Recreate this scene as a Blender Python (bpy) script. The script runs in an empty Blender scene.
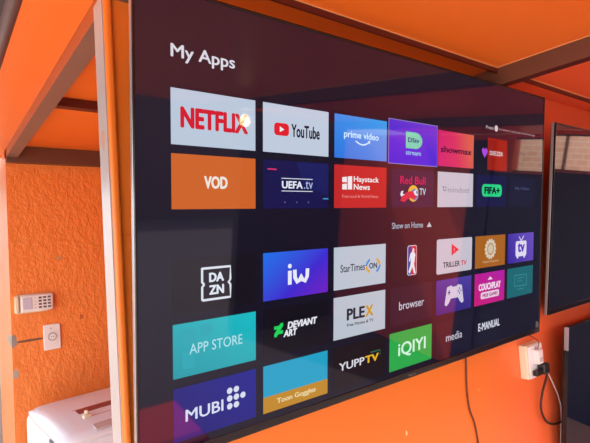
import bpy, bmesh, math, random
from mathutils import Vector, Matrix
random.seed(4)
SC = bpy.context.scene
COL = SC.collection
R = math.radians

# ------------------------------------------------------------------ camera
cam_d = bpy.data.cameras.new('camera')
cam_d.sensor_width = 36.0
cam_d.lens = 465.94 / 590.0 * 36.0
cam_d.clip_start = 0.02
cam = bpy.data.objects.new('camera', cam_d)
COL.objects.link(cam)
TILT = R(6.0)          # the big television leans out of the wall by this much
ZB = 1.25              # height of its lower edge
RT = Matrix.Rotation(TILT, 3, 'X')
cR = RT @ (Matrix.Rotation(R(-37.635), 3, 'Z') @ Matrix.Rotation(R(-2.35), 3, 'X') @ Matrix.Rotation(R(-0.09), 3, 'Y'))
cC = RT @ Vector((-0.26216, -0.77703, 0.46476)) + Vector((0, 0, ZB))
right, fwd, up = cR.col[0], cR.col[1], cR.col[2]
m = Matrix.Identity(4)
for i in range(3):
    m[i][0], m[i][1], m[i][2], m[i][3] = right[i], up[i], -fwd[i], cC[i]
cam.matrix_world = m
SC.camera = cam

# ------------------------------------------------------------------ sky, sun, exposure
world = bpy.data.worlds.new('daylight'); SC.world = world
world.use_nodes = True
wn = world.node_tree.nodes; wn.clear()
wo = wn.new('ShaderNodeOutputWorld'); wb = wn.new('ShaderNodeBackground')
wb.inputs['Color'].default_value = (0.93, 0.96, 1.0, 1)
wb.inputs['Strength'].default_value = 2.4
world.node_tree.links.new(wb.outputs[0], wo.inputs[0])
sd = bpy.data.lights.new('sun', 'SUN'); sd.energy = 6.0; sd.angle = R(1.0); sd.color = (1.0, 0.95, 0.88)
sun = bpy.data.objects.new('sun', sd); COL.objects.link(sun)
sun.location = (-3, -4, 8)
sun.rotation_euler = Vector((0.22, 0.60, -1.0)).to_track_quat('-Z', 'Y').to_euler()
SC.view_settings.view_transform = 'Standard'
SC.view_settings.look = 'None'
EXPOSURE = 0.8
SC.view_settings.exposure = EXPOSURE
SC.view_settings.gamma = 1.0
SC.view_settings.use_curve_mapping = False

# ------------------------------------------------------------------ colour and material helpers
def lin(c):
    return tuple(((v/255)/12.92 if v/255 <= 0.04045 else ((v/255+0.055)/1.055)**2.4) for v in c)

def principled(name):
    mt = bpy.data.materials.new(name); mt.use_nodes = True
    return mt, mt.node_tree, mt.node_tree.nodes['Principled BSDF']

def simple(name, c, rough=0.5, metal=0.0, spec=0.5):
    mt, nt, b = principled(name)
    b.inputs['Base Color'].default_value = (*lin(c), 1)
    b.inputs['Roughness'].default_value = rough
    b.inputs['Metallic'].default_value = metal
    b.inputs['Specular IOR Level'].default_value = spec
    n = nt.nodes.new('ShaderNodeTexNoise'); n.inputs['Scale'].default_value = 40
    tc = nt.nodes.new('ShaderNodeTexCoord'); nt.links.new(tc.outputs['Object'], n.inputs['Vector'])
    bp = nt.nodes.new('ShaderNodeBump'); bp.inputs['Strength'].default_value = 0.04; bp.inputs['Distance'].default_value = 0.004
    nt.links.new(n.outputs[0], bp.inputs['Height']); nt.links.new(bp.outputs[0], b.inputs['Normal'])
    return mt

class NG:
    """small node helper"""
    def __init__(s, nt):
        s.nt = nt
        s.tc = nt.nodes.new('ShaderNodeTexCoord')
        s.co = s.tc.outputs['Object']
    def noise(s, scale, detail=4, vec=None, rough=0.55, dist=0.0):
        n = s.nt.nodes.new('ShaderNodeTexNoise')
        n.inputs['Scale'].default_value = scale; n.inputs['Detail'].default_value = detail
        n.inputs['Roughness'].default_value = rough; n.inputs['Distortion'].default_value = dist
        s.nt.links.new(vec or s.co, n.inputs['Vector']); return n.outputs[0]
    def math(s, op, a, b=None, c=None):
        n = s.nt.nodes.new('ShaderNodeMath'); n.operation = op
        for i, v in enumerate((a, b, c)):
            if v is None: continue
            if isinstance(v, (int, float)): n.inputs[i].default_value = v
            else: s.nt.links.new(v, n.inputs[i])
        return n.outputs[0]
    def ramp(s, fac, stops):
        n = s.nt.nodes.new('ShaderNodeValToRGB')
        e = n.color_ramp.elements
        while len(e) < len(stops): e.new(0.5)
        for k, (p, c) in zip(e, stops):
            k.position = p; k.color = (*c, 1) if len(c) == 3 else c
        s.nt.links.new(fac, n.inputs[0]); return n.outputs[0]
    def mix(s, fac, a, b):
        n = s.nt.nodes.new('ShaderNodeMix'); n.data_type = 'RGBA'
        for sock, v in ((n.inputs[0], fac), (n.inputs[6], a), (n.inputs[7], b)):
            if isinstance(v, (int, float)): sock.default_value = v
            elif isinstance(v, tuple): sock.default_value = (*v, 1)
            else: s.nt.links.new(v, sock)
        return n.outputs[2]
    def scaled(s, sc):
        n = s.nt.nodes.new('ShaderNodeMapping'); n.inputs['Scale'].default_value = sc
        s.nt.links.new(s.co, n.inputs['Vector']); return n.outputs[0]
    def spot(s, c, r, wob=0.5, scale=40):
        """irregular patch centred on c with radii r, 1 inside"""
        n = s.nt.nodes.new('ShaderNodeMapping')
        n.inputs['Scale'].default_value = tuple(1/v for v in r)
        n.inputs['Location'].default_value = tuple(-a/b for a, b in zip(c, r))
        s.nt.links.new(s.co, n.inputs['Vector'])
        l = s.nt.nodes.new('ShaderNodeVectorMath'); l.operation = 'LENGTH'
        s.nt.links.new(n.outputs[0], l.inputs[0])
        k = s.math('ADD', l.outputs['Value'], s.math('MULTIPLY', s.math('SUBTRACT', s.noise(scale, 3), 0.5), wob*2))
        return s.ramp(k, [(0.0, (1, 1, 1)), (0.85, (1, 1, 1)), (1.0, (0, 0, 0))])
    def bump(s, h, strength, dist, base):
        n = s.nt.nodes.new('ShaderNodeBump'); n.inputs['Strength'].default_value = strength
        n.inputs['Distance'].default_value = dist
        s.nt.links.new(h, n.inputs['Height'])
        s.nt.links.new(n.outputs[0], base.inputs['Normal'])

def paint(name, c, c2, rough=0.38, bumps=0.25, dist=0.002, scale=30, stretch=(1, 1, 1), spots=(), specks=0.0, fade=None):
    mt, nt, b = principled(name); g = NG(nt)
    base = g.mix(g.noise(2.2, 5), lin(c), lin(c2))
    if fade:                       # base colour shifts to another tint along x
        sx = nt.nodes.new('ShaderNodeSeparateXYZ'); nt.links.new(g.co, sx.inputs[0])
        mr = nt.nodes.new('ShaderNodeMapRange'); mr.interpolation_type = 'SMOOTHSTEP'
        mr.inputs['From Min'].default_value = fade[0]; mr.inputs['From Max'].default_value = fade[1]
        nt.links.new(sx.outputs[0], mr.inputs['Value'])
        base = g.mix(mr.outputs['Result'], base, lin(fade[2]))
    if specks:
        f = g.ramp(g.noise(55, 2), [(0.0, (0, 0, 0)), (specks, (0, 0, 0)), (specks+0.02, (1, 1, 1))])
        base = g.mix(f, base, lin((240, 152, 96)))
    for (cc, r, colr, wob) in spots:
        base = g.mix(g.spot(cc, r, wob), base, lin(colr))
    nt.links.new(base, b.inputs['Base Color'])
    b.inputs['Roughness'].default_value = rough
    h = g.noise(scale, 5, g.scaled(stretch), 0.6, 0.1)
    g.bump(h, bumps, dist, b)
    return mt

M = {}
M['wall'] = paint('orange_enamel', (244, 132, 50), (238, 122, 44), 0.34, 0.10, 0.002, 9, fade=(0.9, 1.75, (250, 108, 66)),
                  spots=(((0.74, 0.04, 1.09), (0.004, .05, 0.008), (250, 214, 170), 0.2),
                         ((1.10, 0.04, 1.12), (0.003, .05, 0.005), (240, 180, 130), 0.2)))
M['backwall'] = paint('orange_rough_plaster', (248, 144, 68), (240, 132, 60), 0.42, 0.8, 0.009, 38, (1, 1, .7), specks=0.69,
                      spots=(((0.075, 1.7, 1.245), (0.075, .1, 0.006), (120, 84, 70), 0.5),
                             ((0.006, 1.7, 1.25), (0.016, .2, 0.03), (150, 140, 136), 0.6),
                             ((0.012, 1.7, 1.10), (0.012, .2, 0.022), (176, 164, 156), 0.6),
                             ((0.30, 1.7, 1.32), (0.008, .1, 0.012), (196, 92, 40), 0.5),
                             ((0.21, 1.7, 1.62), (0.02, .1, 0.008), (214, 150, 104), 0.5)))
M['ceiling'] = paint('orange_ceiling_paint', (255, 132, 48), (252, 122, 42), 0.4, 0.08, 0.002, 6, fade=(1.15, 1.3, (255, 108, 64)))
M['red_wall'] = paint('red_orange_enamel', (230, 84, 46), (220, 74, 40), 0.36, 0.08, 0.002, 8)
M['brown'] = paint('brown_primer_steel', (112, 72, 56), (92, 58, 48), 0.45, 0.15, 0.002, 30)
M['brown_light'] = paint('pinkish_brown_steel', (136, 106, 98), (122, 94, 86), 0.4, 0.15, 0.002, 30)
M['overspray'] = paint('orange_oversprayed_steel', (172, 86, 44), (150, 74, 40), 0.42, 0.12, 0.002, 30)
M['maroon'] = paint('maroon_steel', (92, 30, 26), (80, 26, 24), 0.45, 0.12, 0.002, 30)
M['lit_board_edge'] = paint('highlighted_board_edge', (240, 176, 116), (230, 150, 90), 0.6, 0.1, 0.001, 20)
M['dark_steel'] = paint('dark_grey_sheet', (70, 64, 70), (58, 54, 60), 0.6, 0.12, 0.002, 20)
M['shade_pipe'] = paint('purple_shade_gradient_pipe', (96, 72, 76), (84, 64, 70), 0.5, 0.1, 0.001, 20)
M['bare_post'] = paint('worn_silver_paint', (186, 174, 178), (160, 150, 154), 0.3, 0.15, 0.002, 25, (1, 1, .3),
                       spots=(((-0.013, 0.06, 1.84), (.05, .012, .02), (190, 140, 120), .5),))
M['concrete'] = paint('concrete', (196, 176, 160), (182, 162, 148), 0.8, 0.3, 0.004, 12)
M['asphalt'] = paint('dark_asphalt', (84, 72, 78), (72, 62, 68), 0.9, 0.3, 0.004, 14)
M['street'] = paint('pale_street', (196, 176, 156), (180, 160, 140), 0.9, 0.3, 0.004, 6)
M['neighbour'] = paint('grey_render', (150, 146, 146), (138, 134, 134), 0.8, 0.3, 0.004, 10)
M['facade'] = paint('dusty_facade', (92, 68, 68), (82, 60, 62), 0.9, 0.3, 0.004, 4)
M['red_plastic'] = simple('red_plastic', (200, 26, 44), 0.35)
M['navy'] = paint('navy_board', (26, 34, 66), (22, 28, 56), 0.5, 0.1, 0.002, 8)
def brick():
    mt, nt, b = principled('pale_brick'); g = NG(nt)
    mp = nt.nodes.new('ShaderNodeMapping'); mp.inputs['Rotation'].default_value = (R(90), R(90), 0)
    nt.links.new(g.co, mp.inputs['Vector'])
    br = nt.nodes.new('ShaderNodeTexBrick'); br.inputs['Scale'].default_value = 3.2
    br.inputs['Color1'].default_value = (*lin((236, 190, 160)), 1); br.inputs['Color2'].default_value = (*lin((226, 172, 140)), 1)
    br.inputs['Mortar'].default_value = (*lin((240, 214, 190)), 1)
    nt.links.new(mp.outputs[0], br.inputs['Vector']); nt.links.new(br.outputs[0], b.inputs['Base Color'])
    b.inputs['Roughness'].default_value = .85
    return mt
M['brick'] = brick()
M['dark_wall'] = paint('dark_paint', (52, 40, 46), (44, 34, 42), 0.6, 0.1, 0.002, 8)
M['plastic_white'] = simple('white_plastic', (240, 236, 238), 0.35)
M['enamel_white'] = simple('white_enamel', (236, 240, 255), 0.3)
M['cream'] = simple('cream_plastic', (238, 224, 196), 0.4)
M['grey_plastic'] = simple('grey_plastic', (196, 186, 190), 0.35)
M['key_dark'] = simple('dark_keys', (96, 84, 84), 0.5)
M['lcd'] = simple('pale_lcd', (206, 202, 224), 0.15)
M['label_maroon'] = simple('maroon_label', (136, 62, 70), 0.35)
M['label_line'] = simple('pink_line', (206, 170, 168), 0.35)
M['slot_grey'] = simple('slot_grey', (96, 92, 102), 0.5)
M['black_plastic'] = simple('black_plastic', (26, 25, 28), 0.35)
M['silver'] = simple('silver_trim', (178, 174, 184), 0.3, 0.6)
M['chrome'] = simple('steel_screw', (190, 190, 190), 0.3, 0.9)
M['cord_dark'] = simple('dark_cord', (96, 46, 28), 0.5)
M['cord_black'] = simple('black_cord', (62, 32, 28), 0.5)
M['cord_grey'] = simple('grey_cord', (206, 192, 192), 0.45)
M['paper'] = simple('cream_board', (236, 214, 186), 0.8)

IOR_GLASS = 1.62
_em = {}
def glass_emit(c, k=1.0):
    """a lit patch of the display behind its glossy front"""
    key = (tuple(c), k)
    if key in _em: return _em[key]
    mt, nt, b = principled('display_colour')
    b.inputs['Base Color'].default_value = (0.004, 0.004, 0.005, 1)
    b.inputs['Roughness'].default_value = 0.035
    b.inputs['IOR'].default_value = IOR_GLASS
    b.inputs['Emission Color'].default_value = (*lin(c), 1)
    b.inputs['Emission Strength'].default_value = k*2**-EXPOSURE
    _em[key] = mt; return mt

def glass_gradient(stops, ang, w, h, name='display_gradient'):
    """linear gradient over a tile of w x h; ang = direction of increase in degrees (0 right, 90 up)"""
    mt, nt, b = principled(name)
    b.inputs['Base Color'].default_value = (0.004, 0.004, 0.005, 1)
    b.inputs['Roughness'].default_value = 0.035
    b.inputs['IOR'].default_value = IOR_GLASS
    g = NG(nt)
    sx = nt.nodes.new('ShaderNodeSeparateXYZ'); nt.links.new(g.co, sx.inputs[0])
    a = R(ang); L = abs(w*math.cos(a)) + abs(h*math.sin(a))
    v = g.math('ADD', g.math('MULTIPLY', sx.outputs[0], math.cos(a)/L), g.math('MULTIPLY_ADD', sx.outputs[2], math.sin(a)/L, 0.5))
    col = g.ramp(v, [(p, lin(c)) for p, c in stops])
    nt.links.new(col, b.inputs['Emission Color']); b.inputs['Emission Strength'].default_value = 2**-EXPOSURE
    return mt

# ------------------------------------------------------------------ mesh helpers
def box(bm, x0, y0, z0, x1, y1, z1, bev=0.0, seg=2, mi=0):
    vs = [bm.verts.new(p) for p in ((x0,y0,z0),(x1,y0,z0),(x1,y1,z0),(x0,y1,z0),(x0,y0,z1),(x1,y0,z1),(x1,y1,z1),(x0,y1,z1))]
    fs = [bm.faces.new([vs[i] for i in q]) for q in ((0,3,2,1),(4,5,6,7),(0,1,5,4),(1,2,6,5),(2,3,7,6),(3,0,4,7))]
    for f in fs: f.material_index = mi
    if bev:
        es = list({e for f in fs for e in f.edges})
        r = bmesh.ops.bevel(bm, geom=es, offset=bev, segments=seg, affect='EDGES', profile=0.5)
        for f in r['faces']: f.material_index = mi; f.smooth = True
    return fs

def cyl(bm, c, r, h, axis='Y', n=24, r2=None, mi=0):
    """solid cylinder or cone centred on c"""
    rot = {'Z': Matrix.Identity(4), 'Y': Matrix.Rotation(R(90), 4, 'X'), 'X': Matrix.Rotation(R(90), 4, 'Y')}[axis]
    g = bmesh.ops.create_cone(bm, cap_ends=True, segments=n, radius1=r, radius2=r if r2 is None else r2, depth=h,
                              matrix=Matrix.Translation(c) @ rot)
    fs = {f for v in g['verts'] for f in v.link_faces}
    for f in fs:
        f.material_index = mi
        if len(f.verts) == 4: f.smooth = True

def spline(pts, n=10):
    P = [Vector(p) for p in pts]; P = [2*P[0]-P[1]] + P + [2*P[-1]-P[-2]]; out = []
    for i in range(1, len(P)-2):
        for k in range(n):
            t = k/n; a, b, c, d = P[i-1:i+3]
            out.append(0.5*((2*b)+(c-a)*t+(2*a-5*b+4*c-d)*t*t+(3*b-a-3*c+d)*t**3))
    out.append(P[-2]); return out

def tube(bm, pts, r, n=8, mi=0):
    rings = []
    for i, p in enumerate(pts):
        d = (pts[min(i+1, len(pts)-1)] - pts[max(i-1, 0)]).normalized()
        u = d.orthogonal().normalized() if i == 0 else (u - d*u.dot(d)).normalized()
        w = d.cross(u)
        rings.append([bm.verts.new(p + r*(math.cos(2*math.pi*k/n)*u + math.sin(2*math.pi*k/n)*w)) for k in range(n)])
    for a, b in zip(rings, rings[1:]):
        for k in range(n):
            f = bm.faces.new((a[k], a[(k+1) % n], b[(k+1) % n], b[k])); f.smooth = True; f.material_index = mi
    bm.faces.new(rings[0][::-1]); bm.faces.new(rings[-1])

def obj(name, bm, mats, parent=None, label=None, loc=None, recalc=True):
    if recalc: bmesh.ops.recalc_face_normals(bm, faces=bm.faces)
    if loc is not None: bmesh.ops.translate(bm, verts=bm.verts, vec=-Vector(loc))
    me = bpy.data.meshes.new(name); bm.to_mesh(me); bm.free()
    for mt in (mats if isinstance(mats, (list, tuple)) else [mats]): me.materials.append(mt)
    o = bpy.data.objects.new(name, me); COL.objects.link(o)
    if loc is not None: o.location = loc
    if parent: o.parent = parent
    if label: o['label'] = label
    return o

def tag(o, label, cat, group=None):
    o['label'] = label; o['category'] = cat
    if group: o['group'] = group
    return o

def thing(name, label, cat, loc, rot=(0, 0, 0), group=None):
    o = bpy.data.objects.new(name, None); o.empty_display_size = 0.05
    COL.objects.link(o); o.location = loc; o.rotation_euler = rot
    return tag(o, label, cat, group)

def struct(name, boxes, mats, label=None, bev=0.0):
    bm = bmesh.new()
    for b in boxes: box(bm, *b, bev=bev)
    o = obj(name, bm, mats); o['kind'] = 'structure'
    if label: o['label'] = label
    return o

def by_normal(o, fn):
    """choose a material slot per face from its outward normal"""
    for p in o.data.polygons: p.material_index = fn(p.normal, p.center)

# ------------------------------------------------------------------ the room
BZ, CZ = 2.10, 2.155            # underside of the beams, underside of the ceiling
XR = 3.55                       # right-hand wall
YW = 0.04                       # face of the television wall
struct('floor', [(-0.115, -1.55, -0.1, XR, 1.9, 0.0)], M['concrete'])
struct('floor_yard', [(-0.5, -12.0, -0.1, 9.0, -1.551, -0.02)], M['asphalt'])
struct('ground', [(-40, -40, -0.2, 40, 40, -0.102)], M['street'])
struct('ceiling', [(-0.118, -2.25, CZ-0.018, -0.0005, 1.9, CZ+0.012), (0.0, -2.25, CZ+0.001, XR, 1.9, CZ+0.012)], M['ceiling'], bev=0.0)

# the wall the televisions hang on: two boards meeting in a thin joint, a rolled bead down its free edge
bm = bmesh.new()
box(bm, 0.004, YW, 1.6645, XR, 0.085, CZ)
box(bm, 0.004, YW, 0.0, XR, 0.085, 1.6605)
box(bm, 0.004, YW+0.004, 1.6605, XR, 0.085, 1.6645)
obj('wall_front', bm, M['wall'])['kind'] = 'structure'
bm = bmesh.new(); box(bm, -0.012, 0.03, 0.0, 0.0035, 0.05, BZ, bev=0.006, seg=4)
obj('trim_1', bm, M['wall'])['kind'] = 'structure'
o = struct('trim_2', [(-0.0145, 0.036, 0.0, 0.0035, 0.088, BZ)], [M['bare_post']])
struct('wall_back', [(0.0, 1.70, 0.0, 2.4, 2.27, CZ)], M['backwall'])
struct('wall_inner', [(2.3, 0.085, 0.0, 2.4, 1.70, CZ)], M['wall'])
WY0, WY1, WZ0, WZ1 = -1.28, -0.55, 1.845, 2.125      # small high window
struct('wall_right', [(XR, -3.4, 0.0, XR+0.1, 1.9, WZ0), (XR, -3.4, WZ1, XR+0.1, 1.9, CZ),
                      (XR, -3.4, WZ0, XR+0.1, WY0, WZ1), (XR, WY1, WZ0, XR+0.1, 1.9, WZ1)], M['red_wall'])
struct('trim_11', [(XR-0.012, -1.62, 0.0, XR, YW, WZ0-0.01), (XR-0.03, -1.64, 0.0, XR, -1.44, 2.1)], M['navy'])
struct('window_1', [(XR+0.03, WY0, WZ0, XR+0.06, WY1, WZ0+0.012), (XR+0.03, WY0, WZ1-0.012, XR+0.06, WY1, WZ1),
                    (XR+0.03, -0.925, WZ0, XR+0.06, -0.91, WZ1)], M['brown'])
struct('wall_outside', [(6.4, -7.0, -0.1, 6.6, 4.0, 2.75)], M['brick'])
struct('wall_rear', [(2.15, -3.4, 0.0, XR, -3.3, 2.7)], M['dark_wall'])

# steel roof frame
def beam(name, b, fn, mats):
    o = struct(name, [b], mats); by_normal(o, fn); return o
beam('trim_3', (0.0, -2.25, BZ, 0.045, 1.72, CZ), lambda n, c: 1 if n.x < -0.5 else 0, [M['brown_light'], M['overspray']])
for i, x in enumerate((1.2, 2.4)):
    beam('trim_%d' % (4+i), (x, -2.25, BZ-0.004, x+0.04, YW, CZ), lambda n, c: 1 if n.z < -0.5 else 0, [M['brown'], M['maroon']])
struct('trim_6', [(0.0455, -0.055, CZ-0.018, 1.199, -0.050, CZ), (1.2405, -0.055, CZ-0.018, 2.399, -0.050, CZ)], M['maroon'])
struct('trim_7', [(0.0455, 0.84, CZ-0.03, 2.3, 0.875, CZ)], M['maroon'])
struct('trim_8', [(0.0, 1.66, 2.078, 2.3, 1.699, CZ)], M['brown'])
# pale strips along the frame: board edges with their highlight put into the colour
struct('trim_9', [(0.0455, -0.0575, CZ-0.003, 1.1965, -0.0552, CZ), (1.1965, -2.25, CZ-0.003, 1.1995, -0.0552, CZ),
                  (1.2405, -0.0575, CZ-0.003, 2.399, -0.0552, CZ)], M['lit_board_edge'])
# dark sheet roof past the open left, unseen width added to cut sky light
struct('roof', [(-1.3, -2.6, 2.145, -0.1185, 3.2, 2.167)], M['dark_steel'])
bm = bmesh.new(); cyl(bm, Vector((-0.128, 0.3, 2.148)), 0.016, 5.8, 'Y', 20)
obj('trim_10', bm, M['shade_pipe'])['kind'] = 'structure'  # added pipe, its dark round stands for soft shading along the ceiling edge
# outside
struct('wall_neighbour', [(-0.6, 4.2, -0.1, 3.0, 4.35, 2.6)], M['neighbour'])
struct('wall_sky_block', [(-2.6, -0.6, -0.1, -2.5, 1.5, 1.1), (-1.9, 1.5, -0.1, -1.8, 6.0, 2.3)], M['neighbour'])  # added walls out of view, placed to cut sky light from the left
struct('wall_opposite', [(-9.0, -12.3, -0.1, 9.0, -12.0, 3.4)], M['facade'])

# bare warm bulb hanging in the room, mirrored in the big screen
lb = thing('light_bulb', 'bare warm ceiling bulb, seen as a yellow glint in the big screen', 'light bulb', (1.43, -2.08, CZ))
bm = bmesh.new(); cyl(bm, Vector((0, 0, -.012)), .035, .024, 'Z', 24, .028); obj('ceiling_rose', bm, M['plastic_white'], lb)
bm = bmesh.new(); cyl(bm, Vector((0, 0, -.040)), .016, .036, 'Z', 20); obj('lamp_holder', bm, M['black_plastic'], lb)
bm = bmesh.new(); bmesh.ops.create_uvsphere(bm, u_segments=24, v_segments=16, radius=.033)
for v in bm.verts:
    if v.co.z > 0: v.co.x *= 1 - .45*(v.co.z/.033)**2; v.co.y *= 1 - .45*(v.co.z/.033)**2; v.co.z *= 1.35
for f in bm.faces: f.smooth = True
gl, nt, b = principled('warm_bulb_glass')
b.inputs['Emission Color'].default_value = (1.0, 0.74, 0.36, 1); b.inputs['Emission Strength'].default_value = 32
o = obj('glass_bulb', bm, gl, lb); o.location = (0, 0, -.098)

# ------------------------------------------------------------------ television
def make_tv(root, W, H, screen_mat, chin=0.018, rim=0.006, depth=0.018, trim=None, tdepth=0.016, corner=False):
    """body, bezel, screen, bracket in the set's own frame: x centred, z up from its lower edge, front at y = 0"""
    bm = bmesh.new()
    box(bm, -W/2+0.002, 0.010, 0.002, W/2-0.002, depth, H-0.002)
    box(bm, -W*0.36, depth, H*0.08, W*0.36, depth+0.012, H*0.62, bev=0.004)
    obj('back_cover', bm, M['black_plastic'], root)
    bm = bmesh.new()
    box(bm, -W/2, 0.0, 0.0, W/2, 0.012, chin, bev=0.0015)
    box(bm, -W/2+rim, 0.0, H-rim, W/2-rim, 0.012, H, bev=0.0015)
    box(bm, W/2-rim, 0.0, chin, W/2, 0.012, H, bev=0.0015)
    obj('bezel', bm, M['bezel'], root)
    bm = bmesh.new()
    box(bm, -W/2-0.0005, 0.006, 0.0, -W/2+0.0035, tdepth, H, bev=0.001)
    b2 = bmesh.new(); box(b2, -W/2, -0.0008, 0.0, -W/2+0.0035, 0.0058, H, bev=0.0008); obj('side_frame', b2, M['bezel'], root)
    obj('side_trim', bm, trim or M['silver'], root, None if trim else 'thin silver left edge')
    if corner:
        bm = bmesh.new(); box(bm, -W/2-0.0012, -0.0016, H-0.085, -W/2+0.0048, tdepth*.8, H+0.0008, bev=0.0008)
        obj('corner_guard', bm, M['silver'], root, 'silver corner')
    bm = bmesh.new()
    box(bm, -W/2+0.0037, 0.0015, chin+0.0003, W/2-rim-0.0003, 0.009, H-rim-0.0003)
    return obj('screen', bm, screen_mat, root)

def bracket(root, W, H, back, ang):
    """two steel arms from the back of the leaning set to the wall"""
    for x in (-W*0.2, W*0.2):
        for z in (0.25*H, 0.6*H):
            bm = bmesh.new()
            box(bm, x-0.015, 0.020, z-0.012, x+0.015, back + math.tan(ang)*z, z+0.012)
            obj('wall_bracket', bm, M['black_plastic'], root)

M['bezel'] = simple('glossy_bezel', (20, 17, 22), 0.22)
SCREEN_BG = (11, 13, 33)
W1, H1 = 1.4516, 0.8355
tv = thing('television', 'largest television on the orange wall, showing a grid of app tiles', 'television',
           RT @ Vector((W1/2, 0, 0)) + Vector((0, 0, ZB)), (TILT, 0, 0))
screen = make_tv(tv, W1, H1, glass_emit(SCREEN_BG))
bracket(tv, W1, H1, 0.038, TILT)

TW, TH, X0, PITCH = 0.17424, 0.09813, 0.06498, 0.1921
ROWS = (0.1714, 0.2851, 0.4731, 0.5883, 0.7045)

def text_mesh(body, bold=0.0, shear=0.0, spacing=1.0, align='CENTER', line=1.0):
    cu = bpy.data.curves.new('lettering', 'FONT'); cu.body = body
    cu.shear = shear; cu.space_character = spacing; cu.align_x = align; cu.space_line = line
    cu.resolution_u = 3; cu.fill_mode = 'FRONT'
    o = bpy.data.objects.new('lettering', cu); COL.objects.link(o)
    dg = bpy.context.evaluated_depsgraph_get()
    me = bpy.data.meshes.new_from_object(o.evaluated_get(dg))
    bpy.data.objects.remove(o); bpy.data.curves.remove(cu)
    vs = [(v.co.x, v.co.y) for v in me.vertices]; fs = [tuple(p.vertices) for p in me.polygons]
    bpy.data.meshes.remove(me)
    if bold > 0:                       # heavier weight: the same letters struck again a little to each side
        n0, v0, f0 = len(vs), list(vs), list(fs)
        for k, (dx, dy) in enumerate(((-1, 0), (1, 0), (0, .7), (0, -.7), (.75, .5), (-.75, .5), (.75, -.5), (-.75, -.5)), 1):
            vs += [(x+dx*bold, y+dy*bold) for x, y in v0]; fs += [tuple(i+k*n0 for i in f) for f in f0]
    return vs, fs

class Tile:
    """flat artwork on the display; coordinates u (right) and v (down) as fractions of the tile"""
    def __init__(s, w=TW, h=TH):
        s.w, s.h, s.bm, s.mats, s.lay = w, h, bmesh.new(), [], 0
    def mat(s, mt):
        if isinstance(mt, tuple): mt = glass_emit(mt)
        if mt not in s.mats: s.mats.append(mt)
        return s.mats.index(mt)
    def P(s, u, v, l):
        return (s.w*(u-0.5), 0.0012 - 0.0003*l, s.h*(0.5-v))
    def poly(s, pts, mt, l=1):
        i = s.mat(mt); f = s.bm.faces.new([s.bm.verts.new(s.P(u, v, l)) for u, v in pts])
        f.normal_update()
        if f.normal.y > 0: f.normal_flip()
        f.material_index = i
    def rect(s, u0, v0, u1, v1, mt, l=1): s.poly([(u0, v0), (u1, v0), (u1, v1), (u0, v1)], mt, l)
    def rrect(s, u0, v0, u1, v1, r, mt, l=1):
        """rounded rectangle, r as fraction of tile height"""
        rx, ry = r*s.h/s.w, r; pts = []
        for cx, cy, a0 in ((u1-rx, v0+ry, -90), (u1-rx, v1-ry, 0), (u0+rx, v1-ry, 90), (u0+rx, v0+ry, 180)):
            for k in range(7):
                a = R(a0+15*k); pts.append((cx+rx*math.cos(a), cy+ry*math.sin(a)))
        s.poly(pts, mt, l)
    def disc(s, u, v, r, mt, l=1, n=24, a0=0, a1=360, sq=1.0):
        rx = r*s.h/s.w*sq
        k = n if a1-a0 == 360 else n+1
        s.poly([(u+rx*math.cos(R(a0+(a1-a0)*i/n)), v+r*math.sin(R(a0+(a1-a0)*i/n))) for i in range(k)], mt, l)
    def stroke(s, pts, t, mt, l=1):
        """polyline with thickness t (fraction of tile height)"""
        q = [Vector((u*s.w, v*s.h)) for u, v in pts]; t = t*s.h/2
        L, Rr = [], []
        for i, p in enumerate(q):
            a, b = q[max(i-1, 0)], q[min(i+1, len(q)-1)]
            d = (b-a).normalized(); nrm = Vector((-d.y, d.x))*t
            L.append(p+nrm); Rr.append(p-nrm)
        for i in range(len(q)-1):
            s.poly([(c.x/s.w, c.y/s.h) for c in (L[i], L[i+1], Rr[i+1], Rr[i])], mt, l)
    def text(s, body, u0, v0, u1, v1, mt, bold=0.0, l=2, shear=0.0, spacing=1.0, align='CENTER', line=1.0):
        """lettering stretched to fill the given box"""
        i = s.mat(mt); vs, fs = text_mesh(body, bold, shear, spacing, align, line)
        xa, xb = min(p[0] for p in vs), max(p[0] for p in vs); ya, yb = min(p[1] for p in vs), max(p[1] for p in vs)
        bv = [s.bm.verts.new(s.P(u0+(u1-u0)*(x-xa)/(xb-xa), v1-(v1-v0)*(y-ya)/(yb-ya), l)) for x, y in vs]
        for f in fs:
            try: nf = s.bm.faces.new([bv[k] for k in f])
            except ValueError: continue
            nf.normal_update()
            if nf.normal.y > 0: nf.normal_flip()
            nf.material_index = i
    def done(s, x, v, name='app_tile', label=None):
        """x, v = centre on the display in metres from its left and top edges"""
        o = obj(name, s.bm, s.mats, screen, label, recalc=False)
        o.location = (x - W1/2, 0, H1 - v)
        return o

WHT, OFF, INK, RED = (222, 228, 240), (205, 212, 224), (20, 20, 30), (214, 24, 44)
DARK = (9, 10, 22)
def grad(stops, ang): return glass_gradient(stops, ang, TW, TH)
def tile(c, r, bg, label, rounded=0):
    t = Tile()
    if bg is not None:
        if rounded: t.rrect(0, 0, 1, 1, rounded, bg, 0)
        else: t.rect(0, 0, 1, 1, bg, 0)
    t.place = (X0 + c*PITCH + TW/2, ROWS[r] + TH/2, label)
    return t
def fin(t): return t.done(t.place[0], t.place[1], 'app_tile', t.place[2])

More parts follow.
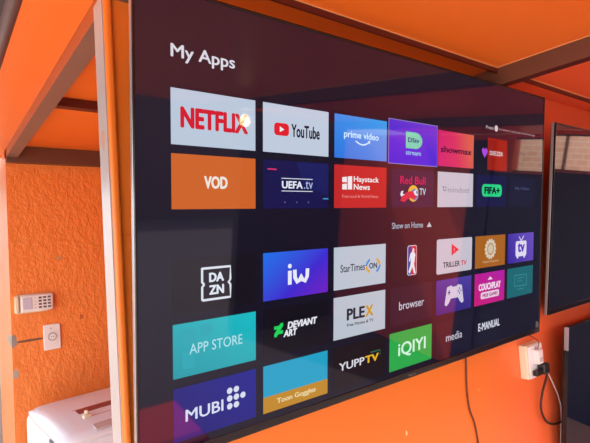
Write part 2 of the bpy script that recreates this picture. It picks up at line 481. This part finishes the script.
# --- first row
t = tile(0, 0, (184, 199, 218), 'pale tile with tall red capitals'); t.text('NETFLIX', .10, .31, .90, .69, (206, 26, 46), .055); fin(t)
t = tile(1, 0, (190, 202, 220), 'pale tile with red play badge and dark lettering')
t.rrect(.155, .38, .37, .64, .08, (222, 20, 38)); t.poly([(.235, .45), (.235, .57), (.30, .51)], (235, 235, 240), 2)
t.text('YouTube', .405, .37, .85, .645, (30, 26, 46), .035); fin(t)
t = tile(2, 0, grad([(0, (40, 116, 222)), (1, (58, 156, 236))], 60), 'bright blue tile with white lettering over a curved arrow')
t.text('prime video', .165, .35, .83, .56, (206, 232, 252), .02)
t.stroke([(.38 + .26*k/10, .575 + .075*math.sin(math.pi*k/10)) for k in range(11)], .035, (206, 232, 252), 2)
t.poly([(.66, .53), (.61, .55), (.655, .61)], (206, 232, 252), 2); fin(t)
t = Tile(TW*1.15, TH*1.14)
t.rect(0, 0, 1, 1, (150, 140, 200), 1)
t.rect(.008, .014, .992, .986, glass_gradient([(0, (8, 22, 212)), (.4, (36, 28, 212)), (1, (118, 54, 202))], 80, TW*1.15, TH*1.14), 2)
MINT = (92, 206, 178)
t.poly([(.33, .24), (.52, .24)] + [(.52 + .145*math.cos(R(a)), .43 + .19*math.sin(R(a))) for a in range(-80, 81, 16)] + [(.52, .62), (.33, .62)], MINT, 3)
t.text('DStv', .37, .37, .60, .48, (30, 40, 120), .03, 4); t.text('stream', .33, .68, .64, .77, (150, 190, 230), .02, 3)
t.done(X0 + 3*PITCH + TW/2 + .001, ROWS[0] + TH/2 - .003, 'app_tile', 'highlighted violet tile with a mint rounded badge')
t = tile(4, 0, grad([(0, (204, 22, 112)), (.5, (210, 46, 94)), (1, (212, 104, 70))], 15), 'pink to orange tile with dark lettering')
t.stroke([(.27 + .13*math.cos(R(a)), .46 + .26*math.sin(R(a))) for a in range(0, 361, 20)], .04, (206, 40, 108))
t.text('showmax', .065, .43, .935, .61, (44, 14, 44), .03); fin(t)
t = tile(5, 0, None, 'red tile with violet heart and white capitals')
t.rect(.34, 0, 1, 1, (150, 26, 14), 0)
HEART = [(.245, .64), (.16, .47), (.155, .39), (.19, .33), (.22, .335), (.245, .40), (.27, .335), (.30, .33), (.335, .39), (.33, .47)]
t.poly(HEART, (168, 74, 214), 1); t.text('DEEZER', .41, .40, .85, .53, (232, 226, 230), 0); fin(t)
t = tile(6, 0, DARK, 'dark tile with faint lettering'); t.text('VOD', .32, .32, .62, .44, (130, 96, 100), .01); fin(t)
# --- second row
t = tile(0, 1, (204, 98, 36), 'orange tile with white capitals'); t.text('VOD', .36, .38, .64, .62, (236, 226, 216), .05); fin(t)
t = tile(1, 1, (14, 16, 74), 'deep blue tile with white lettering between two lines')
t.poly([(.49, .0), (1, .0), (1, .72), (.58, .5)], (15, 26, 92), .5)
t.rect(.26, .36, .74, .375, WHT); t.rect(.26, .625, .74, .64, WHT)
t.text('UEFA', .265, .42, .58, .58, WHT, .035); t.text('.tv', .60, .41, .74, .58, (180, 190, 226), 0)
t.rect(.06, .175, .19, .20, (226, 50, 110)); t.rect(.91, .78, 1, .80, (60, 176, 240))
for u in (.31, .49, .67): t.disc(u, .87, .013, (150, 156, 200), 1, 8)
fin(t)
t = tile(2, 1, (192, 38, 40), 'red tile with a split white block mark and lettering')
for u0, u1, v0, v1 in ((.14, .225, .27, .40), (.14, .225, .43, .57), (.24, .32, .25, .565)):
    t.poly([(u0, v0+.015), (u1, v0), (u1, v1), (u0, v1)], (236, 232, 236))
t.text('Haystack', .35, .25, .84, .42, (238, 230, 232), .02); t.text('News', .35, .43, .66, .57, (238, 230, 232), .02)
t.text('Free Local & World News', .14, .69, .83, .76, (232, 150, 150), 0); fin(t)
t = tile(3, 1, (14, 22, 60), 'navy tile with crimson lettering above a bull and sun emblem')
t.text('Red Bull', .195, .18, .79, .39, (206, 34, 84), .02)
YEL, CRM = (228, 178, 60), (206, 40, 70)
t.disc(.50, .63, .22, YEL, 1); t.disc(.53, .66, .15, (70, 130, 200), 1.4)
t.poly([(.20, .82), (.24, .70), (.34, .60), (.47, .56), (.56, .62), (.58, .72), (.52, .80), (.44, .76), (.36, .78), (.30, .86), (.24, .84)], CRM, 2)
t.poly([(.22, .58), (.27, .56), (.25, .64), (.30, .66), (.22, .72), (.20, .66)], WHT, 2)
t.poly([(.50, .58), (.60, .50), (.55, .60), (.62, .68), (.54, .68)], WHT, 2.3)
t.text('TV', .645, .49, .80, .67, (206, 214, 230), .01); fin(t)
t = tile(4, 1, (196, 190, 204), 'pale grey tile with small grey lettering')
t.poly([(.13, .40), (.24, .43), (.215, .54), (.155, .54)], (120, 120, 140)); t.disc(.185, .47, .045, (205, 200, 214), 2, 10)
t.text('mindset', .27, .42, .89, .58, (140, 138, 156), .0); fin(t)
t = tile(5, 1, (12, 16, 66), 'navy tile with a green rounded badge')
t.rrect(.175, .29, .84, .68, .15, (34, 208, 130)); t.text('FIFA+', .25, .37, .77, .60, (12, 22, 40), .06); fin(t)
t = tile(6, 1, (14, 20, 48), 'dark navy tile with dim small lettering'); t.text('My Video', .22, .34, .77, .46, (74, 86, 130), 0); fin(t)
# --- third row
t = tile(0, 2, DARK, 'near black tile with four white letters in a frame')
fr = [(.33, .20), (.67, .20), (.67, .46), (.645, .505), (.67, .55), (.67, .80), (.33, .80), (.33, .55), (.355, .505), (.33, .46), (.33, .185)]
t.stroke(fr[:3], .045, WHT); t.stroke(fr[2:5], .045, WHT); t.stroke(fr[4:7], .045, WHT); t.stroke(fr[6:9], .045, WHT); t.stroke(fr[8:], .045, WHT)
for u0, v0, u1, v1 in ((.315, .18, .685, .225), (.645, .18, .685, .46), (.645, .55, .685, .82), (.315, .775, .685, .82), (.315, .55, .355, .82), (.315, .18, .34, .46)): pass
t.text('DA', .41, .29, .59, .47, WHT, .05); t.text('ZN', .41, .53, .59, .71, WHT, .05); fin(t)
t = tile(1, 2, grad([(0, (110, 30, 190)), (.4, (60, 40, 206)), (1, (24, 110, 232))], 125), 'blue to violet tile with two rounded white letters')
t.disc(.385, .32, .05, (232, 234, 246)); t.stroke([(.385, .42), (.385, .72)], .1, (232, 234, 246))
t.stroke([(.46, .41), (.465, .58), (.50, .68), (.54, .64), (.56, .55), (.58, .64), (.62, .68), (.655, .58), (.66, .41)], .1, (232, 234, 246)); fin(t)
t = tile(2, 2, (184, 196, 210), 'pale tile with dark lettering and a bracketed roundel')
t.text('StarTimes', .115, .42, .575, .60, (34, 36, 52), .01)
t.text('ON', .66, .445, .82, .59, (24, 40, 70), .03)
for sgn, cc in ((1, (40, 140, 214)), (-1, (222, 170, 40))):
    o_ = .60 if sgn == 1 else .88
    t.stroke([(o_ + sgn*.07, .36), (o_ + sgn*.02, .44), (o_, .52)], .06, cc if sgn == 1 else (222, 170, 40))
    t.stroke([(o_, .52), (o_ + sgn*.02, .60), (o_ + sgn*.07, .68)], .06, (222, 170, 40) if sgn == 1 else (40, 140, 214))
fin(t)
t = tile(3, 2, (16, 16, 34), 'dark tile with a tall blue and red emblem')
t.rrect(.38, .10, .60, .90, .07, WHT, 1); t.rrect(.39, .115, .50, .885, .06, (30, 60, 150), 2); t.rrect(.46, .115, .59, .885, .06, (208, 36, 56), 2.5)
t.poly([(.50, .17), (.535, .20), (.53, .28), (.565, .36), (.55, .42), (.545, .52), (.53, .60), (.575, .86), (.53, .86), (.49, .68), (.43, .86), (.40, .80), (.45, .60), (.455, .42), (.43, .54), (.41, .50), (.44, .32), (.485, .27)], WHT, 3.5); fin(t)
t = tile(4, 2, (196, 190, 204), 'pale rounded tile with a red triangle above dark capitals', rounded=.06)
t.poly([(.40, .15), (.40, .50), (.61, .345)], (220, 40, 60)); t.poly([(.46, .25), (.46, .42), (.50, .33)], (246, 120, 130), 2)
t.text('TRILLER', .17, .67, .64, .83, (40, 20, 34), .02); t.text('TV', .67, .68, .84, .83, (206, 40, 60), .03); fin(t)
t = tile(5, 2, (166, 96, 22), 'ochre tile with a pale cogged disc')
for k in range(14):
    a = R(k*360/14); t.disc(.49 + .17*math.cos(a)*TH/TW*1.7, .43 + .28*math.sin(a), .055, (214, 198, 176), 1, 10)
t.disc(.49, .43, .28, (214, 198, 176), 1.3); t.disc(.49, .43, .20, (176, 138, 90), 1.7); t.disc(.49, .43, .15, (206, 190, 168), 2)
t.text('Global Channels', .24, .79, .77, .86, (206, 180, 140), 0); fin(t)
t = tile(6, 2, grad([(0, (48, 30, 150)), (1, (104, 76, 190))], 30), 'violet tile with a small white television drawing')
t.rrect(.29, .27, .71, .80, .08, (222, 216, 240)); t.text('tv', .36, .34, .64, .66, (90, 56, 176), .05)
t.stroke([(.42, .12), (.50, .27)], .04, (222, 216, 240)); t.stroke([(.60, .10), (.50, .27)], .04, (222, 216, 240))
t.rect(.34, .80, .40, .86, (222, 216, 240)); t.rect(.60, .80, .66, .86, (222, 216, 240)); fin(t)
# --- fourth row
t = tile(0, 3, grad([(0, (16, 150, 164)), (1, (22, 186, 196))], 60), 'turquoise tile with thin white capitals')
for u0, v0, u1, v1 in ((.08, .12, .26, .40), (.10, .52, .24, .86), (.30, .08, .44, .30)):
    t.rrect(u0, v0, u1, v1, .05, (26, 164, 178), .6)
t.text('APP STORE', .18, .405, .82, .60, (176, 226, 232), -.005); fin(t)
t = tile(1, 3, DARK, 'near black tile with a green slashed mark and white capitals')
t.poly([(.25, .34), (.285, .34), (.285, .41), (.24, .50), (.285, .50), (.285, .57), (.215, .57), (.19, .62), (.155, .62), (.155, .555), (.20, .46), (.155, .46), (.155, .39), (.225, .39)], (20, 210, 90))
t.text('DEVIANT', .35, .345, .82, .50, (228, 230, 238), .05, shear=.15); t.text('ART', .29, .51, .50, .66, (228, 230, 238), .05, shear=.15); fin(t)
t = tile(2, 3, (184, 194, 206), 'pale tile with heavy dark capitals, the last one yellow')
t.text('PLE', .235, .31, .58, .59, (34, 38, 52), .04); t.text('X', .59, .31, .75, .59, (206, 150, 24), .05)
t.text('Free Movies & TV', .24, .665, .755, .74, (50, 52, 66), .02); fin(t)
t = tile(3, 3, (30, 22, 44), 'dark tile with a rounded white word'); t.text('browser', .20, .39, .79, .61, (214, 210, 224), .0); fin(t)
t = tile(4, 3, grad([(0, (40, 26, 116)), (1, (74, 56, 158))], 80), 'dim violet tile with a white game controller')
PAD = (206, 198, 220)
t.poly([(.29, .24), (.41, .20), (.44, .25), (.56, .25), (.59, .20), (.71, .24), (.77, .74), (.72, .79), (.66, .72), (.60, .59), (.40, .59), (.34, .72), (.28, .79), (.23, .74)], PAD)
t.rect(.335, .33, .36, .47, (90, 70, 150), 2); t.rect(.31, .38, .385, .42, (90, 70, 150), 2)
for du, dv in ((0, -.07), (0, .07), (.04, 0), (-.04, 0)): t.disc(.645+du, .40+dv, .03, (90, 70, 150), 2, 10)
fin(t)
t = tile(5, 3, grad([(0, (200, 22, 120)), (1, (172, 20, 160))], 70), 'magenta tile with white lettering and a pill badge')
t.text('COUCHPLAY', .125, .33, .86, .55, (238, 214, 232), .05)
t.rrect(.20, .61, .81, .82, .06, (232, 206, 226)); t.text('FREE GAMES', .25, .66, .76, .77, (150, 20, 110), .04, 3)
t.poly([(.42, .24), (.46, .19), (.50, .14), (.54, .19), (.58, .24)], (238, 214, 232)); fin(t)
t = tile(6, 3, (16, 100, 110), 'teal tile with a faint screen drawing')
for a, b in (((.28, .26), (.74, .28)), ((.74, .28), (.74, .66)), ((.74, .66), (.28, .64)), ((.28, .64), (.28, .26)), ((.40, .76), (.62, .77))):
    t.stroke([a, b], .03, (48, 136, 144))
t.rect(.38, .36, .64, .40, (40, 126, 134)); t.rect(.38, .46, .58, .50, (40, 126, 134)); fin(t)
# --- fifth row
t = tile(0, 4, grad([(0, (16, 18, 108)), (1, (18, 26, 140))], 40), 'royal blue tile with white capitals beside a cluster of dots')
t.text('MUBI', .13, .435, .575, .66, (214, 220, 240), .015)
for u, v in ((.655, .305), (.74, .305), (.655, .46), (.74, .46), (.825, .46), (.655, .615), (.74, .615)): t.disc(u, v, .062, (214, 220, 240), 1, 18)
fin(t)
t = tile(1, 4, (18, 158, 196), 'cyan tile with an ochre lower band')
t.rect(0, .66, 1, 1, (190, 134, 28)); t.text('Toon Goggles', .19, .75, .80, .90, (226, 204, 150), .04); fin(t)
t = tile(2, 4, (16, 9, 16), 'black tile with white and yellow capitals')
t.text('YUPP', .10, .39, .58, .58, (214, 212, 222), .02); t.text('TV', .59, .39, .87, .58, (220, 170, 36), .04)
t.stroke([(.70, .33), (.90, .33), (.90, .46)], .025, (30, 120, 84)); fin(t)
t = tile(3, 4, (36, 166, 72), 'green tile with white rounded letters'); t.text('iQIYI', .19, .30, .845, .71, (206, 238, 214), .02); fin(t)
t = tile(4, 4, (18, 17, 38), 'dark tile with a small white word on the bottom row'); t.text('media', .28, .42, .74, .65, (206, 204, 220), .0); fin(t)
t = tile(5, 4, (14, 16, 36), 'dark tile with condensed white capitals'); t.text('E-MANUAL', .135, .39, .855, .64, (206, 208, 222), .03); fin(t)

# --- lettering outside the tiles
def caption(body, x0, v0, x1, v1, col, bold=0, label=None, extra=None):
    w, h = x1-x0, v1-v0
    t = Tile(w, h); t.text(body, 0, 0, 1, 1, col, bold, 1)
    if extra: extra(t)
    t.done((x0+x1)/2, (v0+v1)/2, 'heading', label)
caption('My Apps', .0657, .0955, .1936, .1255, (216, 214, 224), .018, 'large white heading')
caption('Show on Home', .6455, .4215, .771, .4375, (176, 174, 190), .012, 'small white heading with an upward triangle',
        lambda t: t.poly([(1.13, .95), (1.30, .95), (1.215, .1)], (196, 194, 206)))
caption('Press', 1.073, .1345, 1.116, .1445, (190, 170, 176), .01, 'tiny hint line',
        lambda t: (t.disc(1.37, .45, 1.0, (214, 196, 200), 1, 16), t.text('to remove or add an app to the home page', 1.75, .1, 7.2, .95, (176, 146, 150), .01, 1)))
bm = bmesh.new(); vs, fs = text_mesh('Hisense', .02)
xa, xb = min(p[0] for p in vs), max(p[0] for p in vs); ya, yb = min(p[1] for p in vs), max(p[1] for p in vs)
bv = [bm.verts.new((.717 + .0305*(x-xa)/(xb-xa) - W1/2, -.0004, .006 + .006*(y-ya)/(yb-ya))) for x, y in vs]
for f in fs: bm.faces.new([bv[k] for k in f])
obj('maker_badge', bm, M['silver'], tv, 'tiny silver lettering under the screen')

# the other sets
glass_off = glass_emit((7, 10, 26))
a2 = R(6.79); W2, H2 = 1.23, 0.703
tv2 = thing('television', 'dark television right of the big one, cut by the right edge of the photo', 'television',
            (1.51 + W2/2, -0.009, 1.301), (a2, 0, 0))
make_tv(tv2, W2, H2, glass_off, tdepth=0.016); bracket(tv2, W2, H2, 0.047, a2)
a3 = R(5.6); W3, H3 = 1.11, 0.64
tv3 = thing('television', 'dark television low on the wall at the bottom right corner, below the upper right one', 'television',
            (1.55 + W3/2, -0.056 + math.sin(a3)*H3, 1.254 - H3*math.cos(a3)), (a3, 0, 0))
make_tv(tv3, W3, H3, glass_off, trim=M['bezel'], corner=True); bracket(tv3, W3, H3, 0.030, a3)

# ------------------------------------------------------------------ wall outlet by the big television
ow = thing('wall_outlet', 'cream surface mounted power outlet under the corner of the big television', 'outlet', (1.418, YW, 1.094))
bm = bmesh.new(); box(bm, -.052, -.030, 0, .052, 0, .118, bev=.004); obj('back_box', bm, M['cream'], ow)
bm = bmesh.new(); box(bm, -.049, -.036, .003, .049, -.030, .115, bev=.003); obj('faceplate', bm, M['plastic_white'], ow)
bm = bmesh.new(); box(bm, .018, -.041, .078, .036, -.036, .100, bev=.002); obj('switch_rocker', bm, M['plastic_white'], ow)
for z in (.012, .106):
    bm = bmesh.new(); cyl(bm, Vector((0, -.0365, z)), .003, .002); obj('screw', bm, M['chrome'], ow)
ad = thing('power_adapter', 'white adapter plugged into the cream outlet, above the black plug', 'adapter', (1.414, 0.004, 1.147))
bm = bmesh.new(); box(bm, -.022, -.022, 0, .014, 0, .050, bev=.004); obj('body', bm, M['plastic_white'], ad)
bm = bmesh.new(); box(bm, -.014, -.0235, .008, .008, -.022, .022); obj('rating_label', bm, M['grey_plastic'], ad)
bm = bmesh.new()
tube(bm, spline([(-.002, -.010, .049), (.002, -.014, .075), (-.010, .004, .095), (-.022, .026, .104)]), .0018)
obj('lead', bm, M['cord_dark'], ad)
# black plug with its thick cord
pc = thing('power_cable', 'thick dark cord with a black plug, looping from the outlet behind the low television', 'cable', (1.432, 0.004, 1.122))
bm = bmesh.new()
box(bm, -.016, -.030, -.014, .022, 0, .024, bev=.007, seg=3)
box(bm, -.054, -.020, -.014, -.010, -.002, .004, bev=.004)
obj('plug', bm, M['black_plastic'], pc)
bm = bmesh.new()
tube(bm, spline([(.012, -.02, -.006), (.034, -.008, -.035), (.042, .016, -.10), (.032, .02, -.155), (.060, .02, -.205), (.12, .022, -.235), (.20, .022, -.245), (.26, .026, -.24)]), .0042)
obj('cord', bm, M['cord_black'], pc)
bm = bmesh.new()
tube(bm, spline([(1.462, -.008, 1.106), (1.512, .006, 1.075), (1.570, .018, 1.02), (1.603, .022, .975), (1.622, .025, .915), (1.612, .032, .80), (1.60, .034, .66), (1.60, .034, .45)]), .0028)
tag(obj('cable', bm, M['cord_grey'], loc=(1.612, .032, .8)), 'thin grey cable hanging from the outlet past the thick dark cord', 'cable')
bm = bmesh.new()
tube(bm, spline([(1.02, .025, 1.32), (1.036, .034, 1.24), (1.031, .036, 1.15), (1.036, .036, 1.08), (1.060, .036, 1.02), (1.070, .036, .93), (1.062, .036, .80), (1.066, .036, .60)]), .0026)
tag(obj('cable', bm, M['cord_dark'], loc=(1.04, .036, 1.1)), 'dark brown cable hanging down the orange wall below the big television', 'cable')

# ------------------------------------------------------------------ back wall: remote in its holder, socket plate
rh = thing('remote_holder', 'cream wall holder gripping the left end of the remote', 'holder', (0.094, 1.70, 1.372))
bm = bmesh.new(); box(bm, -.072, -.008, .0, .060, 0, .088, bev=.004); obj('back_plate', bm, M['cream'], rh)
bm = bmesh.new(); box(bm, -.080, -.034, .006, -.062, 0, .084, bev=.005); obj('end_clip', bm, M['cream'], rh)
rm = thing('remote_control', 'white remote lying sideways in a holder on the rough orange wall', 'remote', (0.094, 1.692, 1.378))
bm = bmesh.new(); box(bm, -.060, -.024, 0, .082, -.0005, .080, bev=.012, seg=4); obj('body', bm, M['plastic_white'], rm)
bm = bmesh.new(); box(bm, -.048, -.0255, .014, -.010, -.0235, .068, bev=.002); obj('display', bm, M['lcd'], rm)
for i in range(4):
    for j in range(4):
        if i == 0:
            bm = bmesh.new(); cyl(bm, Vector((.002, -.0250, .018+.015*j)), .0028, .003, n=10); obj('button', bm, M['grey_plastic'], rm)
            continue
        bm = bmesh.new(); x, z = .004+.019*i, .018+.015*j
        box(bm, x-.0065, -.0265, z-.0042, x+.0065, -.0235, z+.0042, bev=.0015); obj('button', bm, M['key_dark'], rm)
sp = thing('wall_socket', 'off white wall plate with a round socket, below the remote', 'socket', (0.166, 1.70, 1.186))
bm = bmesh.new(); box(bm, -.037, -.010, 0, .037, 0, .120, bev=.004); obj('plate', bm, M['plastic_white'], sp)
bm = bmesh.new(); cyl(bm, Vector((0, -.0115, .062)), .021, .005); obj('socket_ring', bm, M['grey_plastic'], sp)
bm = bmesh.new(); cyl(bm, Vector((0, -.0125, .062)), .0135, .005); obj('socket_well', bm, M['plastic_white'], sp)
for x in (-.005, .005):
    bm = bmesh.new(); cyl(bm, Vector((x, -.0135, .062)), .0022, .005, n=10); obj('pin_hole', bm, M['key_dark'], sp)
bm = bmesh.new(); cyl(bm, Vector((-.006, -.0108, .101)), .004, .003, n=12); obj('indicator', bm, M['grey_plastic'], sp)

# ------------------------------------------------------------------ white washing machine in the corner behind the wall
wm = thing('washing_machine', 'white machine with a maroon label strip on its rounded top, against the rough orange wall', 'washing machine',
           (0.326, 1.365, 0.022), (0, 0, R(5)))
S = 0.275
bm = bmesh.new(); box(bm, -S, -.28, -.022, S, .26, .925, bev=.03, seg=4); obj('cabinet', bm, M['enamel_white'], wm)
bm = bmesh.new()
n = 14
def crown(x, y): return .965 - .012*(x/S)**2*0.5 - .02*((y+.01)/.28)**2
grid = [[None]*(n+1) for _ in range(n+1)]
def sup(a): return math.copysign(abs(a)**0.8, a)
for i in range(n+1):
    for j in range(n+1):
        u, v = -1+2*i/n, -1+2*j/n
        r_ = max(abs(u), abs(v)); q = math.hypot(u, v) or 1
        k = 1 - 0.045*max(0, (q/1.414-0.72)/0.28)**2
        x, y = u*S*k, v*.272*k - .01
        grid[i][j] = bm.verts.new((x, y, crown(x, y) - .012*max(0, (r_-.85)/.15)**2))
for i in range(n):
    for j in range(n):
        f = bm.faces.new((grid[i][j], grid[i+1][j], grid[i+1][j+1], grid[i][j+1])); f.smooth = True
ext = bmesh.ops.extrude_face_region(bm, geom=list(bm.faces))
for v in ext['geom']:
    if isinstance(v, bmesh.types.BMVert): v.co.z = .915
obj('top_cover', bm, M['enamel_white'], wm)
def on_top(x0, y0, x1, y1, h, mt, name, label=None, k=8):
    bm = bmesh.new(); rows = []
    for i in range(k+1):
        x = x0+(x1-x0)*i/k
        rows.append([bm.verts.new((x, y, crown(x, y)+dz)) for y, dz in ((y0, -.004), (y0, h), (y1, h), (y1, -.004))])
    for a, b in zip(rows, rows[1:]):
        for q in range(3): bm.faces.new((a[q], b[q], b[q+1], a[q+1]))
    bm.faces.new(rows[0]); bm.faces.new(rows[-1][::-1])
    return obj(name, bm, mt, wm, label)
on_top(-.155, -.085, .24, -.035, .002, M['label_maroon'], 'label_strip', 'maroon label strip')
on_top(-.165, -.028, .24, -.024, .0015, M['label_line'], 'trim_line')
on_top(-.13, -.145, .24, -.141, .0015, M['label_line'], 'trim_line')
on_top(-.15, -.272, .24, -.225, .003, M['grey_plastic'], 'lid_grip', 'pale grey lid grip')
bm = bmesh.new(); box(bm, -.020, -.012, 0, .012, .012, .016, bev=.005, seg=3); box(bm, -.010, -.004, .012, .002, .014, .028, bev=.004, seg=3)
kb = obj('latch', bm, M['cream'], wm, 'cream latch'); kb.location = (-.138, -.14, crown(-.14, -.14)-.002)
bm = bmesh.new(); box(bm, -S-.001, -.165, .835, -S+.004, -.115, .910, bev=.0015); obj('side_slot', bm, M['slot_grey'], wm)


# ------------------------------------------------------------------ red stool in the room, mirrored in the lower left of the big screen
st = thing('stool', 'red plastic stool on the concrete floor, a red smudge mirrored low in the big screen', 'stool', (0.56, -1.36, 0.0))
bm = bmesh.new(); box(bm, -.21, -.21, .42, .21, .21, .45, bev=.012, seg=3); obj('seat', bm, M['red_plastic'], st)
for sx in (-1, 1):
    for sy in (-1, 1):
        bm = bmesh.new(); tube(bm, [Vector((sx*.13, sy*.13, .42)), Vector((sx*.165, sy*.165, 0))], .018, 10); obj('leg', bm, M['red_plastic'], st)
for ax in (0, 1):
    for sg in (-1, 1):
        bm = bmesh.new(); a, b = (-.146, .146)
        p = [Vector((a, sg*.146, .22)), Vector((b, sg*.146, .22))] if ax == 0 else [Vector((sg*.146, a, .22)), Vector((sg*.146, b, .22))]
        tube(bm, p, .010, 8); obj('stretcher', bm, M['red_plastic'], st)
